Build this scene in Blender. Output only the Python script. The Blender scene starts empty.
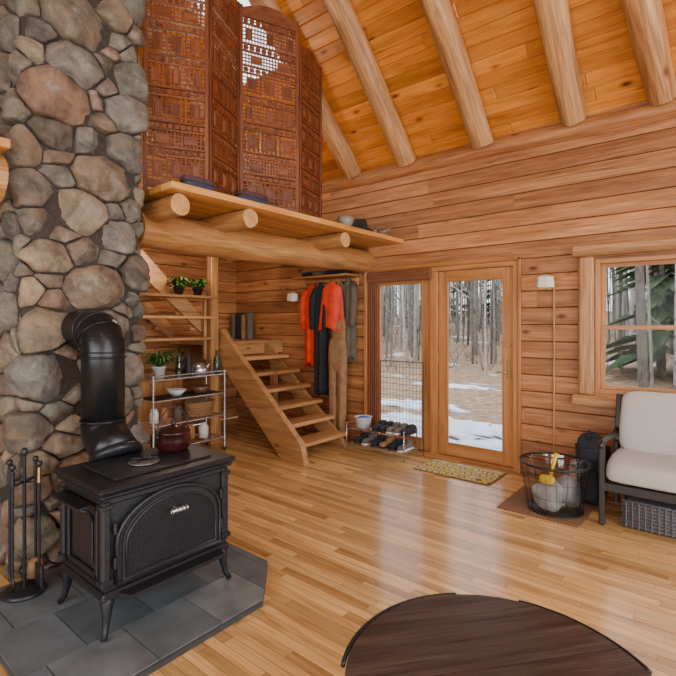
import bpy, math, random
from mathutils import Vector, Matrix, noise
R = random.Random(7)
pi = math.pi

# ------------------------------------------------------------------ materials
def newmat(name):
    m = bpy.data.materials.new(name); m.use_nodes = True
    nt = m.node_tree; nt.nodes.clear()
    out = nt.nodes.new('ShaderNodeOutputMaterial')
    p = nt.nodes.new('ShaderNodeBsdfPrincipled')
    nt.links.new(p.outputs[0], out.inputs[0])
    return m, nt, p

def ramp(nt, src, stops):
    r = nt.nodes.new('ShaderNodeValToRGB')
    e = r.color_ramp.elements
    while len(e) > 1: e.remove(e[0])
    e[0].position = stops[0][0]; e[0].color = (*stops[0][1], 1)
    for pos, c in stops[1:]:
        x = e.new(pos); x.color = (*c, 1)
    nt.links.new(src, r.inputs[0]); return r.outputs[0]

def mixc(nt, mode, fac, a, b):
    m = nt.nodes.new('ShaderNodeMixRGB'); m.blend_type = mode
    if isinstance(fac, float): m.inputs[0].default_value = fac
    else: nt.links.new(fac, m.inputs[0])
    for i, x in ((1, a), (2, b)):
        if isinstance(x, tuple): m.inputs[i].default_value = (*x, 1)
        else: nt.links.new(x, m.inputs[i])
    return m.outputs[0]

def attr(nt, name, o='Vector'):
    a = nt.nodes.new('ShaderNodeAttribute'); a.attribute_name = name
    return a.outputs[o]

def mapping(nt, src, scale):
    m = nt.nodes.new('ShaderNodeMapping'); m.inputs['Scale'].default_value = scale
    nt.links.new(src, m.inputs[0]); return m.outputs[0]

def tnoise(nt, vec, scale, detail=4, rough=.55, dist=0):
    n = nt.nodes.new('ShaderNodeTexNoise')
    n.inputs['Scale'].default_value = scale; n.inputs['Detail'].default_value = detail
    n.inputs['Roughness'].default_value = rough; n.inputs['Distortion'].default_value = dist
    nt.links.new(vec, n.inputs['Vector']); return n.outputs['Fac']

def bump(nt, p, h, strength=.3, dist=.01):
    b = nt.nodes.new('ShaderNodeBump'); b.inputs['Strength'].default_value = strength
    b.inputs['Distance'].default_value = dist
    nt.links.new(h, b.inputs['Height']); nt.links.new(b.outputs[0], p.inputs['Normal'])

def wood(name, dark, mid, light, rough=.5, var=.35, knots=.7, along=1.0, cross=11, bmp=.25, streak=.5, coat=0, kz=.02, cracks=0):
    m, nt, p = newmat(name)
    g = attr(nt, 'gr')
    n1 = tnoise(nt, mapping(nt, g, (along, cross, cross)), 1.5, 5, .6, .5)
    c = ramp(nt, n1, [(.28, dark), (.48, mid), (.72, light)])
    n2 = tnoise(nt, mapping(nt, g, (along*2.5, cross*7, cross*7)), 1.5, 3, .6)
    s = ramp(nt, n2, [(.3, (1-streak,)*3), (.6, (1, 1, 1))])
    c = mixc(nt, 'MULTIPLY', 1.0, c, s)
    if knots:
        v = nt.nodes.new('ShaderNodeTexVoronoi'); v.inputs['Scale'].default_value = 1
        nt.links.new(mapping(nt, g, (2.3, 5.0, kz)), v.inputs['Vector'])
        k = ramp(nt, v.outputs['Distance'], [(.05, (1-knots, (1-knots)*.7, (1-knots)*.5)), (.10, (1-knots*.35, 1-knots*.5, 1-knots*.6)), (.17, (1, 1, 1))])
        c = mixc(nt, 'MULTIPLY', 1.0, c, k)
    if cracks:
        n4 = tnoise(nt, mapping(nt, g, (.35, 16, 16)), 1.2, 2, .5, .2)
        k = ramp(nt, n4, [(.485, (1, 1, 1)), (.5, (1-cracks,)*3), (.515, (1, 1, 1))])
        n5 = tnoise(nt, mapping(nt, g, (.8, 2, 2)), 1.0, 2)
        k2 = ramp(nt, n5, [(.52, (1, 1, 1)), (.6, (0, 0, 0))])
        k = mixc(nt, 'MIX', k2, k, (1.0, 1.0, 1.0))
        c = mixc(nt, 'MULTIPLY', 1.0, c, k)
    rv = attr(nt, 'rnd', 'Fac')
    vr = ramp(nt, rv, [(0, (1-var, 1-var*1.1, 1-var*1.25)), (.5, (1-.3*var,)*3), (1, (1+.35*var,)*3)])
    c = mixc(nt, 'MULTIPLY', 1.0, c, vr)
    nt.links.new(c, p.inputs['Base Color'])
    p.inputs['Roughness'].default_value = rough
    if coat:
        p.inputs['Coat Weight'].default_value = coat; p.inputs['Coat Roughness'].default_value = .12
    bump(nt, p, n2, bmp, .004)
    return m

def plain(name, col, rough=.5, metal=0, var=.15, nscale=20, bmp=0, sheen=0):
    m, nt, p = newmat(name)
    g = attr(nt, 'gr')
    n = tnoise(nt, g, nscale, 4)
    c = ramp(nt, n, [(.3, tuple(x*(1-var) for x in col)), (.7, tuple(min(1, x*(1+var)) for x in col))])
    nt.links.new(c, p.inputs['Base Color'])
    p.inputs['Roughness'].default_value = rough; p.inputs['Metallic'].default_value = metal
    if sheen: p.inputs['Sheen Weight'].default_value = sheen
    if bmp: bump(nt, p, n, bmp, .01)
    return m

def emis(name, col, s):
    m, nt, p = newmat(name)
    p.inputs['Base Color'].default_value = (*col, 1)
    p.inputs['Emission Color'].default_value = (*col, 1); p.inputs['Emission Strength'].default_value = s
    return m

def glassmat(name, tint=(1, 1, 1), gl=.003):
    m = bpy.data.materials.new(name); m.use_nodes = True; nt = m.node_tree; nt.nodes.clear()
    out = nt.nodes.new('ShaderNodeOutputMaterial'); mx = nt.nodes.new('ShaderNodeMixShader')
    t = nt.nodes.new('ShaderNodeBsdfTransparent'); t.inputs[0].default_value = (*tint, 1)
    g = nt.nodes.new('ShaderNodeBsdfGlossy'); g.inputs['Roughness'].default_value = .02
    mx.inputs[0].default_value = gl
    nt.links.new(t.outputs[0], mx.inputs[1]); nt.links.new(g.outputs[0], mx.inputs[2]); nt.links.new(mx.outputs[0], out.inputs[0])
    return m

WALL = wood('log_wall_pine', (.29, .108, .030), (.50, .205, .070), (.68, .325, .13), .5, .34, .8, .8, 9, .35, .45, cracks=.65)
SEAM = plain('log_seam_painted_shade', (.15, .055, .018), .8, 0, .4, 12)  # groove shade between courses, painted in as darker wood
CEIL = wood('ceiling_pine', (.44, .13, .012), (.64, .22, .025), (.78, .32, .052), .42, .42, .85, .8, 9, .2, .32)
RAFT = wood('rafter_log', (.33, .145, .05), (.54, .27, .105), (.72, .41, .18), .5, .2, .6, .7, 8, .4, .5, kz=5, cracks=.55)
LOGM = wood('log_beam', (.36, .150, .042), (.58, .27, .085), (.76, .42, .16), .45, .25, .6, .7, 8, .4, .45, kz=5, cracks=.55)
DECKM = wood('deck_board', (.46, .18, .035), (.66, .29, .065), (.80, .41, .12), .45, .3, .6, .7, 8, .3, .35)
FLOOR = wood('oak_floor', (.52, .265, .085), (.76, .445, .17), (.88, .58, .25), .25, .42, 0, 1.2, 16, .05, .22, .35)
DOORW = wood('door_fir', (.34, .125, .034), (.49, .205, .06), (.60, .28, .09), .38, .15, .2, .8, 12, .15, .25)
STAIR = wood('stair_wood', (.34, .15, .05), (.54, .27, .10), (.68, .38, .16), .4, .35, .5, .8, 10, .2, .38)
SCR = wood('carved_rosewood', (.09, .020, .006), (.20, .052, .015), (.30, .092, .028), .5, .3, 0, 1.5, 18, .3, .35)
TABLE = wood('dark_walnut', (.024, .018, .016), (.055, .040, .034), (.11, .078, .065), .28, .35, 0, 1.0, 14, .3, .5)
ENDG = wood('end_grain', (.50, .24, .07), (.64, .34, .11), (.74, .43, .17), .6, .1, 0, 8, 8, .2, .3)
IRON = plain('cast_iron', (.020, .022, .027), .38, .35, .3, 60, .15)
IRON2 = plain('stove_pipe_black', (.013, .014, .016), .33, .4, .2, 8)
BLACK = plain('black_matte', (.015, .015, .017), .6, 0, .3, 30)
STEEL = plain('chrome_wire', (.62, .63, .65), .25, .9, .05)
BRASS = plain('brass', (.55, .36, .13), .35, 1, .1)
GLASS = glassmat('window_glass')
WGLASS = glassmat('bottle_glass', (.35, .5, .3), .12)
TUBG = glassmat('clear_plastic', (.80, .82, .84), .10)
CREAM = plain('cushion_linen', (.46, .44, .41), .9, 0, .06, 150, .3, .2)
WHITE = plain('white_plastic', (.7, .7, .7), .4, 0, .05)
SHADE = plain('lamp_shade', (.72, .68, .60), .7, 0, .05)
REDF = plain('red_orange_cloth', (.72, .045, .010), .75, 0, .25, 8, .1)
BLKF = plain('black_cloth', (.013, .014, .022), .85, 0, .3, 8, .1)
TANF = plain('tan_canvas', (.27, .15, .07), .85, 0, .25, 10, .15)
GRYF = plain('grey_green_cloth', (.12, .10, .075), .85, 0, .2, 10)
GREEN = plain('leaf_green', (.05, .14, .02), .5, 0, .5, 25)
TERRA = plain('terracotta', (.40, .15, .07), .7)
DKRED = plain('enamel_dark_red', (.030, .006, .006), .2, .1, .3, 10)
WICK = plain('wicker', (.30, .16, .07), .7, 0, .5, 90, .5)
GWICK = plain('grey_wicker', (.12, .12, .13), .7, 0, .5, 120, .5)
YEL = plain('yellow_plastic', (.75, .50, .02), .4)
RUG = plain('jute_rug', (.20, .10, .045), .95, 0, .4, 120, .4)
CURT = wood('woven_blind', (.13, .035, .012), (.22, .07, .025), (.28, .10, .04), .7, .2, 0, 3, 30, .3, .3)

def stone_mat():
    m, nt, p = newmat('fieldstone')
    g = attr(nt, 'gr'); r = attr(nt, 'rnd', 'Fac')
    base = ramp(nt, r, [(0, (.10, .082, .06)), (.14, (.20, .18, .14)), (.26, (.14, .14, .115)), (.38, (.26, .22, .155)),
                        (.5, (.18, .12, .075)), (.6, (.21, .20, .175)), (.72, (.12, .108, .09)), (.84, (.33, .25, .16)), (.92, (.16, .15, .125)), (1, (.26, .13, .07))])
    n = tnoise(nt, g, 6, 9, .68, .8)
    s = ramp(nt, n, [(.3, (.34, .32, .28)), (.5, (.95, .95, .95)), (.7, (1.55, 1.5, 1.4))])
    c = mixc(nt, 'MULTIPLY', 1.0, base, s)
    n3 = tnoise(nt, mapping(nt, g, (1, 1, 2)), 3.5, 5, .6, 1)
    c = mixc(nt, 'MIX', ramp(nt, n3, [(.52, (0, 0, 0)), (.68, (.55, .55, .55))]), c, (.22, .14, .07))
    n6 = tnoise(nt, g, 9, 4, .6, .3)
    c = mixc(nt, 'MIX', ramp(nt, n6, [(.56, (0, 0, 0)), (.7, (.55, .55, .55))]), c, (.34, .32, .27))
    nt.links.new(c, p.inputs['Base Color']); p.inputs['Roughness'].default_value = .72
    n2 = tnoise(nt, g, 12, 9, .74, .5)
    bump(nt, p, n2, 1.0, .03); return m
STONE = stone_mat()
MORT = plain('mortar', (.040, .032, .025), .95, 0, .3, 40, .6)

def slate_mat():
    m, nt, p = newmat('slate_tile')
    g = attr(nt, 'gr'); r = attr(nt, 'rnd', 'Fac')
    base = ramp(nt, r, [(0, (.08, .10, .11)), (.5, (.12, .14, .15)), (1, (.16, .18, .187))])
    n = tnoise(nt, g, 5, 8, .6, .4)
    c = mixc(nt, 'MULTIPLY', 1.0, base, ramp(nt, n, [(.3, (.65, .65, .65)), (.7, (1.3, 1.3, 1.3))]))
    nt.links.new(c, p.inputs['Base Color']); p.inputs['Roughness'].default_value = .42
    bump(nt, p, n, .4, .01); return m
SLATE = slate_mat()
GROUT = plain('grout', (.05, .055, .055), .9)

def ground_mat():
    m, nt, p = newmat('leaf_litter_and_snow')
    g = attr(nt, 'gr')
    n = tnoise(nt, g, .5, 6, .6, .3)
    leaf = ramp(nt, tnoise(nt, g, 5, 8, .7), [(.3, (.13, .075, .04)), (.5, (.30, .19, .115)), (.7, (.48, .35, .23))])
    sn = ramp(nt, n, [(.60, (0, 0, 0)), (.64, (.8, .8, .8))])
    c = mixc(nt, 'MIX', sn, leaf, (.75, .80, .88))
    nt.links.new(c, p.inputs['Base Color']); p.inputs['Roughness'].default_value = .9
    return m
GROUND = ground_mat()
SNOW = plain('snow', (.72, .78, .90), .8, 0, .12, 3, .3)
def bark():
    m, nt, p = newmat('bark')
    g = attr(nt, 'gr'); r = attr(nt, 'rnd', 'Fac')
    base = ramp(nt, r, [(0, (.10, .085, .07)), (.4, (.22, .195, .165)), (.75, (.36, .33, .29)), (1, (.62, .59, .55))])
    n = tnoise(nt, mapping(nt, g, (3, 8, 8)), 2, 6, .7)
    c = mixc(nt, 'MULTIPLY', 1.0, base, ramp(nt, n, [(.35, (.5, .5, .5)), (.65, (1.2, 1.2, 1.2))]))
    nt.links.new(c, p.inputs['Base Color']); p.inputs['Roughness'].default_value = .9
    return m
BARK = bark()
PINE = plain('evergreen', (.06, .10, .04), .9, 0, .5, 6)

# ------------------------------------------------------------------ builder
class B:
    def __init__(s, name):
        s.name = name; s.v = []; s.g = []; s.r = []; s.f = []; s.m = []; s.sm = []; s.mats = []
    def mi(s, mat):
        if mat not in s.mats: s.mats.append(mat)
        return s.mats.index(mat)
    def add(s, vs, fs, mat, gr=None, r=None, smooth=False, goff=True):
        vs = [Vector(v) for v in vs]; o = len(s.v)
        rv = R.random() if r is None else r
        if gr is None:
            lo = [min(v[i] for v in vs) for i in range(3)]; hi = [max(v[i] for v in vs) for i in range(3)]
            d = [hi[i]-lo[i] for i in range(3)]; a = d.index(max(d)); b, c = [i for i in range(3) if i != a]
            if d[b] < d[c]: b, c = c, b
            gr = [(v[a], v[b], v[c]) for v in vs]
        k = Vector((rv*17.3, rv*31.7, rv*7.9)) if goff else Vector((0, 0, 0))
        s.v += vs; s.g += [Vector(g)+k for g in gr]; s.r += [rv]*len(vs)
        for i, f in enumerate(fs):
            s.f.append([j+o for j in f]); s.m.append(s.mi(mat[i] if isinstance(mat, list) else mat)); s.sm.append(smooth)
    def box(s, lo, hi, mat, bev=0, r=None):
        c = (Vector(lo)+Vector(hi))/2; h = (Vector(hi)-Vector(lo))/2
        s.rbox(c, h, None, mat, bev, r)
    def rbox(s, c, h, rot, mat, bev=0, r=None):
        c = Vector(c); h = Vector((abs(h[0]), abs(h[1]), abs(h[2])))
        bev = min(bev, min(h)*.9)
        loc = []; fs = []
        C = [(x, y, z) for x in (-1, 1) for y in (-1, 1) for z in (-1, 1)]
        if bev <= 0:
            loc = [Vector((a*h[0], b*h[1], d*h[2])) for a, b, d in C]
            fs = [(0, 1, 3, 2), (4, 6, 7, 5), (0, 4, 5, 1), (2, 3, 7, 6), (0, 2, 6, 4), (1, 5, 7, 3)]
        else:
            for sg in C:
                for k in range(3):
                    loc.append(Vector([sg[i]*(h[i] if i == k else h[i]-bev) for i in range(3)]))
            ix = {sg: i for i, sg in enumerate(C)}
            for k in range(3):
                l, m = [i for i in range(3) if i != k]
                for sgn in (-1, 1):
                    q = []
                    for a, b in ((-1, -1), (1, -1), (1, 1), (-1, 1)):
                        t = [0, 0, 0]; t[k] = sgn; t[l] = a; t[m] = b; q.append(ix[tuple(t)]*3+k)
                    fs.append(tuple(q))
                for a in (-1, 1):
                    for b in (-1, 1):
                        t0 = [0, 0, 0]; t0[l] = a; t0[m] = b; t1 = list(t0); t0[k] = -1; t1[k] = 1
                        i0 = ix[tuple(t0)]*3; i1 = ix[tuple(t1)]*3
                        fs.append((i0+l, i1+l, i1+m, i0+m))
            for i in range(8): fs.append((i*3, i*3+1, i*3+2))
        hd = list(h); a = hd.index(max(hd)); b, d = [i for i in range(3) if i != a]
        if hd[b] < hd[d]: b, d = d, b
        if rot is None:
            vs = [v+c for v in loc]; gr = [(v[a], v[b], v[d]) for v in vs]
        else:
            vs = [rot @ v+c for v in loc]; gr = [(v[a]+c[0], v[b]+c[1], v[d]+c[2]) for v in loc]
        s.add(vs, fs, mat, gr, r)
    def cyl(s, p0, p1, r0, mat, r1=None, seg=16, endmat=None, r=None, rings=1, wob=0, cap=True):
        p0 = Vector(p0); p1 = Vector(p1); r1 = r0 if r1 is None else r1
        d = p1-p0; L = d.length; d.normalize()
        a = d.orthogonal().normalized(); b = d.cross(a)
        vs = []; gr = []; sd = R.random()*50
        for i in range(rings+1):
            t = i/rings; rr = r0+(r1-r0)*t; c = p0+d*L*t
            if wob: c = c+a*noise.noise(Vector((t*L*.8, sd, 0)))*wob+b*noise.noise(Vector((t*L*.8, sd, 9)))*wob
            for j in range(seg):
                th = 2*pi*j/seg; q = rr
                if wob: q += wob*.8*noise.noise(Vector((math.cos(th)*1.2, math.sin(th)*1.2, t*L*1.5+sd)))
                vs.append(c+(a*math.cos(th)+b*math.sin(th))*q); gr.append((t*L, math.cos(th)*q, math.sin(th)*q))
        fs = [(i*seg+j, i*seg+(j+1) % seg, (i+1)*seg+(j+1) % seg, (i+1)*seg+j) for i in range(rings) for j in range(seg)]
        rv = R.random() if r is None else r
        s.add(vs, fs, mat, gr, rv, True)
        if cap:
            s.add(vs[:seg], [tuple(range(seg))[::-1]], endmat or mat, gr[:seg], rv)
            s.add(vs[-seg:], [tuple(range(seg))], endmat or mat, gr[-seg:], rv)
    def tube(s, pts, rad, mat, seg=8, closed=False, r=None):
        pts = [Vector(p) for p in pts]; n = len(pts)
        rads = rad if isinstance(rad, (list, tuple)) else [rad]*n
        vs = []; gr = []; L = 0; a = None
        for i, p in enumerate(pts):
            if closed: t = pts[(i+1) % n]-pts[i-1]
            else: t = pts[min(i+1, n-1)]-pts[max(i-1, 0)]
            t.normalize()
            if a is None: a = t.orthogonal().normalized()
            a = (a-t*a.dot(t)).normalized(); b = t.cross(a)
            if i: L += (p-pts[i-1]).length
            for j in range(seg):
                th = 2*pi*j/seg; o = a*math.cos(th)*rads[i]+b*math.sin(th)*rads[i]
                vs.append(p+o); gr.append((L, math.cos(th)*rads[i], math.sin(th)*rads[i]))
        m = n if closed else n-1
        fs = [(i*seg+j, i*seg+(j+1) % seg, ((i+1) % n)*seg+(j+1) % seg, ((i+1) % n)*seg+j) for i in range(m) for j in range(seg)]
        if not closed: fs += [tuple(range(seg))[::-1], tuple(range((n-1)*seg, n*seg))]
        s.add(vs, fs, mat, gr, r, True)
    def lathe(s, c, prof, mat, seg=28, smooth=True, r=None, sx=1, sy=1):
        c = Vector(c); n = len(prof)
        vs = [c+Vector((q*math.cos(2*pi*j/seg)*sx, q*math.sin(2*pi*j/seg)*sy, z)) for q, z in prof for j in range(seg)]
        fs = [(i*seg+j, i*seg+(j+1) % seg, (i+1)*seg+(j+1) % seg, (i+1)*seg+j) for i in range(n-1) for j in range(seg)]
        s.add(vs, fs, mat, None, r, smooth)
    def sell(s, c, size, mat, e=.4, rot=None, nu=28, nv=16, wr=0, r=None):
        c = Vector(c); vs = []; sg = lambda x, p: math.copysign(abs(x)**p, x)
        sd = R.random()*30
        for i in range(nv+1):
            ph = -pi/2+pi*i/nv
            for j in range(nu):
                th = 2*pi*j/nu
                v = Vector((sg(math.cos(ph), e)*sg(math.cos(th), e)*size[0]/2, sg(math.cos(ph), e)*sg(math.sin(th), e)*size[1]/2, sg(math.sin(ph), e)*size[2]/2))
                if wr: v *= 1+wr*noise.noise(v*9+Vector((sd, 0, 0)))
                vs.append((rot @ v if rot else v)+c)
        fs = [(i*nu+j, i*nu+(j+1) % nu, (i+1)*nu+(j+1) % nu, (i+1)*nu+j) for i in range(nv) for j in range(nu)]
        s.add(vs, fs, mat, None, r, True)
    def prism(s, poly, fn, d0, d1, mat, r=None):
        n = len(poly); vs = [fn(p[0], p[1], d0) for p in poly]+[fn(p[0], p[1], d1) for p in poly]
        fs = [tuple(range(n))[::-1], tuple(range(n, 2*n))]+[(i, (i+1) % n, n+(i+1) % n, n+i) for i in range(n)]
        s.add(vs, fs, mat, None, r)
    def build(s):
        me = bpy.data.meshes.new(s.name)
        lo = [min(v[i] for v in s.v) for i in range(3)]; hi = [max(v[i] for v in s.v) for i in range(3)]
        o = Vector(((lo[0]+hi[0])/2, (lo[1]+hi[1])/2, lo[2]))
        me.from_pydata([tuple(v-o) for v in s.v], [], s.f)
        for m in s.mats: me.materials.append(m)
        me.polygons.foreach_set('material_index', s.m); me.polygons.foreach_set('use_smooth', s.sm)
        a = me.attributes.new('gr', 'FLOAT_VECTOR', 'POINT'); a.data.foreach_set('vector', [x for g in s.g for x in g])
        a = me.attributes.new('rnd', 'FLOAT', 'POINT'); a.data.foreach_set('value', s.r)
        me.update()
        import bmesh
        bm = bmesh.new(); bm.from_mesh(me); bmesh.ops.recalc_face_normals(bm, faces=bm.faces); bm.to_mesh(me); bm.free()
        ob = bpy.data.objects.new(s.name, me); ob.location = o
        bpy.context.scene.collection.objects.link(ob); return ob

def subtract(a0, a1, cuts):
    iv = [(a0, a1)]
    for c0, c1 in cuts:
        nx = []
        for x0, x1 in iv:
            if c1 <= x0 or c0 >= x1: nx.append((x0, x1)); continue
            if c0 > x0: nx.append((x0, c0))
            if c1 < x1: nx.append((c1, x1))
        iv = nx
    return iv

# ------------------------------------------------------------------ room constants
WY = 4.88; XL = -6.1; XR = 3.2; YR = -2.48; EAVE = 3.42; TP = .94; RY = 1.2; RZ = EAVE+TP*(WY-RY)
al = math.atan(TP); ca, sa = math.cos(al), math.sin(al)

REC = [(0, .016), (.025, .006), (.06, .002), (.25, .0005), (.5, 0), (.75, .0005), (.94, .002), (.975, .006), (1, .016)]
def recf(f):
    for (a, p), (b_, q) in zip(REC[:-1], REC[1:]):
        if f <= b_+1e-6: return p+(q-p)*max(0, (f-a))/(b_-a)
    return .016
def course_wall(name, axis, a0, a1, z1, pos, th, ops, h=.165, gable=False):
    b = B(name); z = 0; si = 1 if th > 0 else -1
    while z < z1-1e-4:
        zt = min(z+h, z1)
        cz = sorted({z, zt} | {q for o in ops for q in (o[2], o[3]) if z+.005 < q < zt-.005})
        js = [a0]; x = a0+R.uniform(1.5, 4)
        while x < a1-.6: js.append(x); x += R.uniform(2.2, 4.5)
        js.append(a1); rvs = [R.random() for _ in js]
        for q0, q1 in zip(cz[:-1], cz[1:]):
            l0, l1 = a0, a1
            if gable and q1 > EAVE:
                w = (RZ-q1)/TP+.12
                l0, l1 = max(a0, RY-w), min(a1, RY+w)
                if w < .15: continue
            cuts = [(o[0], o[1]) for o in ops if o[2] < (q0+q1)/2 < o[3]]
            for k in range(len(js)-1):
                if js[k+1] <= l0 or js[k] >= l1: continue
                for x0, x1 in subtract(max(js[k], l0), min(js[k+1], l1), cuts):
                    if x1-x0 < .01: continue
                    x1 -= .0015
                    zz = [q0]+[z+(zt-z)*f for f, _ in REC if q0+1e-4 < z+(zt-z)*f < q1-1e-4]+[q1]
                    prof = [(v, recf((v-z)/(zt-z))) for v in zz]
                    n = len(prof); vs = []
                    for xx in (x0, x1):
                        for v, rc in prof: vs.append((xx, pos+si*rc, v))
                        vs.append((xx, pos+th, q1)); vs.append((xx, pos+th, q0))
                    if axis == 'y': vs = [(p[1], p[0], p[2]) for p in vs]
                    m = n+2; fs = []; mt = []
                    for i in range(m):
                        fs.append((i, (i+1) % m, m+(i+1) % m, m+i))
                        if i < n-1:
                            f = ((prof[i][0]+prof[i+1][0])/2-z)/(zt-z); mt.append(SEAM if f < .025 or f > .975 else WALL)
                        else: mt.append(WALL)
                    fs += [tuple(range(m))[::-1], tuple(range(m, 2*m))]; mt += [WALL, WALL]
                    if axis == 'x': gr = [(p[0], p[2], p[1]*.3) for p in vs]
                    else: gr = [(p[1], p[2], p[0]*.3) for p in vs]
                    b.add(vs, fs, mt, gr, rvs[k])
        z = zt
    return b.build()

DX0, DX1, DZ = -3.52, -1.66, 2.13
WX0, WX1, WZ0, WZ1 = -.97, .25, .86, 2.08
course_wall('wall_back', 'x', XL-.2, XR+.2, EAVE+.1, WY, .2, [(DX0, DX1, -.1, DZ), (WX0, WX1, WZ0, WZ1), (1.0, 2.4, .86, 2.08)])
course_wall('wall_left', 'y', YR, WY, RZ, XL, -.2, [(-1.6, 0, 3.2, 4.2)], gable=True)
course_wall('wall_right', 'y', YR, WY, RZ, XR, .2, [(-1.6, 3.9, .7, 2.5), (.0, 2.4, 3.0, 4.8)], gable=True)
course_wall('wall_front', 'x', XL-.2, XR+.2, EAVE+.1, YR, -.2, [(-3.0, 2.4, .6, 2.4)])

# floor
b = B('floor'); w = .057; y = YR
b.box((XL, YR, -.08), (XR, WY+.2, -.004), plain('floor_gap', (.10, .04, .012), .8), 0)
while y < WY-.001:
    y1 = min(y+w, WY); x = XL-R.random()*.8
    while x < XR:
        L = .3+R.random()*.9; x1 = min(x+L, XR); x0 = max(x, XL)
        if x1 > x0:
            b.add([(x0, y+.001, 0), (x1-.0015, y+.001, 0), (x1-.0015, y1-.001, 0), (x0, y1-.001, 0)], [(0, 1, 2, 3)], FLOOR)
        x += L
    y = y1
b.build()

# ceiling
b = B('ceiling')
def ceil_side(sg, holes):
    d = Vector((0, -ca*sg, sa)); n = Vector((0, sa*sg, ca))
    y0 = WY if sg > 0 else YR
    rot = Matrix((Vector((1, 0, 0)), d, n)).transposed()
    Ls = (WY-RY)/ca; s = -.3; w = .135
    while s < Ls-.001:
        s1 = min(s+w, Ls); cuts = [(h[0], h[1]) for h in holes if h[2] < (s+s1)/2 < h[3]]
        x = XL-.3-R.random()*1.5
        while x < XR+.3:
            L = 1.2+R.random()*2.2
            for x0, x1 in subtract(max(x, XL-.3), min(x+L, XR+.3), cuts):
                if x1-x0 < .02: continue
                c = Vector((0, y0, EAVE))+d*((s+s1)/2)+n*.02+Vector(((x0+x1)/2, 0, 0))
                b.rbox(c, ((x1-x0)/2, (s1-s)/2, .02), rot, CEIL, .009)
            x += L
        s = s1
sk = (-4.75, -3.86, 1.42, 2.5)
ceil_side(1, [sk]); ceil_side(-1, [])
b.build()
dv = Vector((0, -ca, sa)); nv = Vector((0, sa, ca)); rotc = Matrix((Vector((1, 0, 0)), dv, nv)).transposed()
b = B('skylight_window')
def skp(x, s, n): return Vector((x, WY, EAVE))+dv*s+nv*n
for x in (sk[0], sk[1]): b.rbox(skp(x, (sk[2]+sk[3])/2, .05), (.03, (sk[3]-sk[2])/2+.03, .06), rotc, DOORW, .004)
for s_ in (sk[2], sk[3]): b.rbox(skp((sk[0]+sk[1])/2, s_, .05), ((sk[1]-sk[0])/2, .03, .06), rotc, DOORW, .004)
b.rbox(skp((sk[0]+sk[1])/2, (sk[2]+sk[3])/2, .06), ((sk[1]-sk[0])/2, (sk[3]-sk[2])/2, .004), rotc, GLASS)
b.build()

# rafters
def rafter(xb, xt, r0=.110, r1=.140, sg=1, cut=.05):
    b = B('log_rafter')
    d = Vector((0, -ca*sg, sa)); n = Vector((0, sa*sg, ca))
    p0 = Vector((xb, WY if sg > 0 else YR, EAVE))-n*.085+d*.02
    p1 = p0+d*((WY-RY)/ca-cut); p1.x = xt
    b.cyl(p0, p1, r0, RAFT, r1, 20, ENDG, rings=16, wob=.035); b.build()
for xb, xt, ct in ((-.44, -1.0, .05), (-1.13, -1.12, .05), (-2.02, -2.05, .05), (-2.89, -2.95, .05), (-3.70, -3.72, 1.0), (-5.4, -5.4, .05), (.5, .5, .05), (1.4, 1.4, .05), (2.3, 2.3, .05)):
    rafter(xb, xt, cut=ct)
for xb in (-5.4, -4.3, -2.7, -1.8, -.9, 0, .9, 1.8, 2.7): rafter(xb, xb, sg=-1)
b = B('log_ridge_beam'); b.cyl((XL, RY, RZ-.25), (-3.95, RY, RZ-.25), .15, LOGM, .15, 20, ENDG, rings=12, wob=.02)
b.cyl((-3.1, RY, RZ-.25), (XR, RY, RZ-.25), .15, LOGM, .15, 20, ENDG, rings=12, wob=.02); b.build()
b = B('trim_top_plate'); b.cyl((XL, WY-.01, EAVE-.10), (XR, WY-.01, EAVE-.10), .085, WALL, .085, 18, ENDG, rings=30, wob=.02); b.build()

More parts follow.
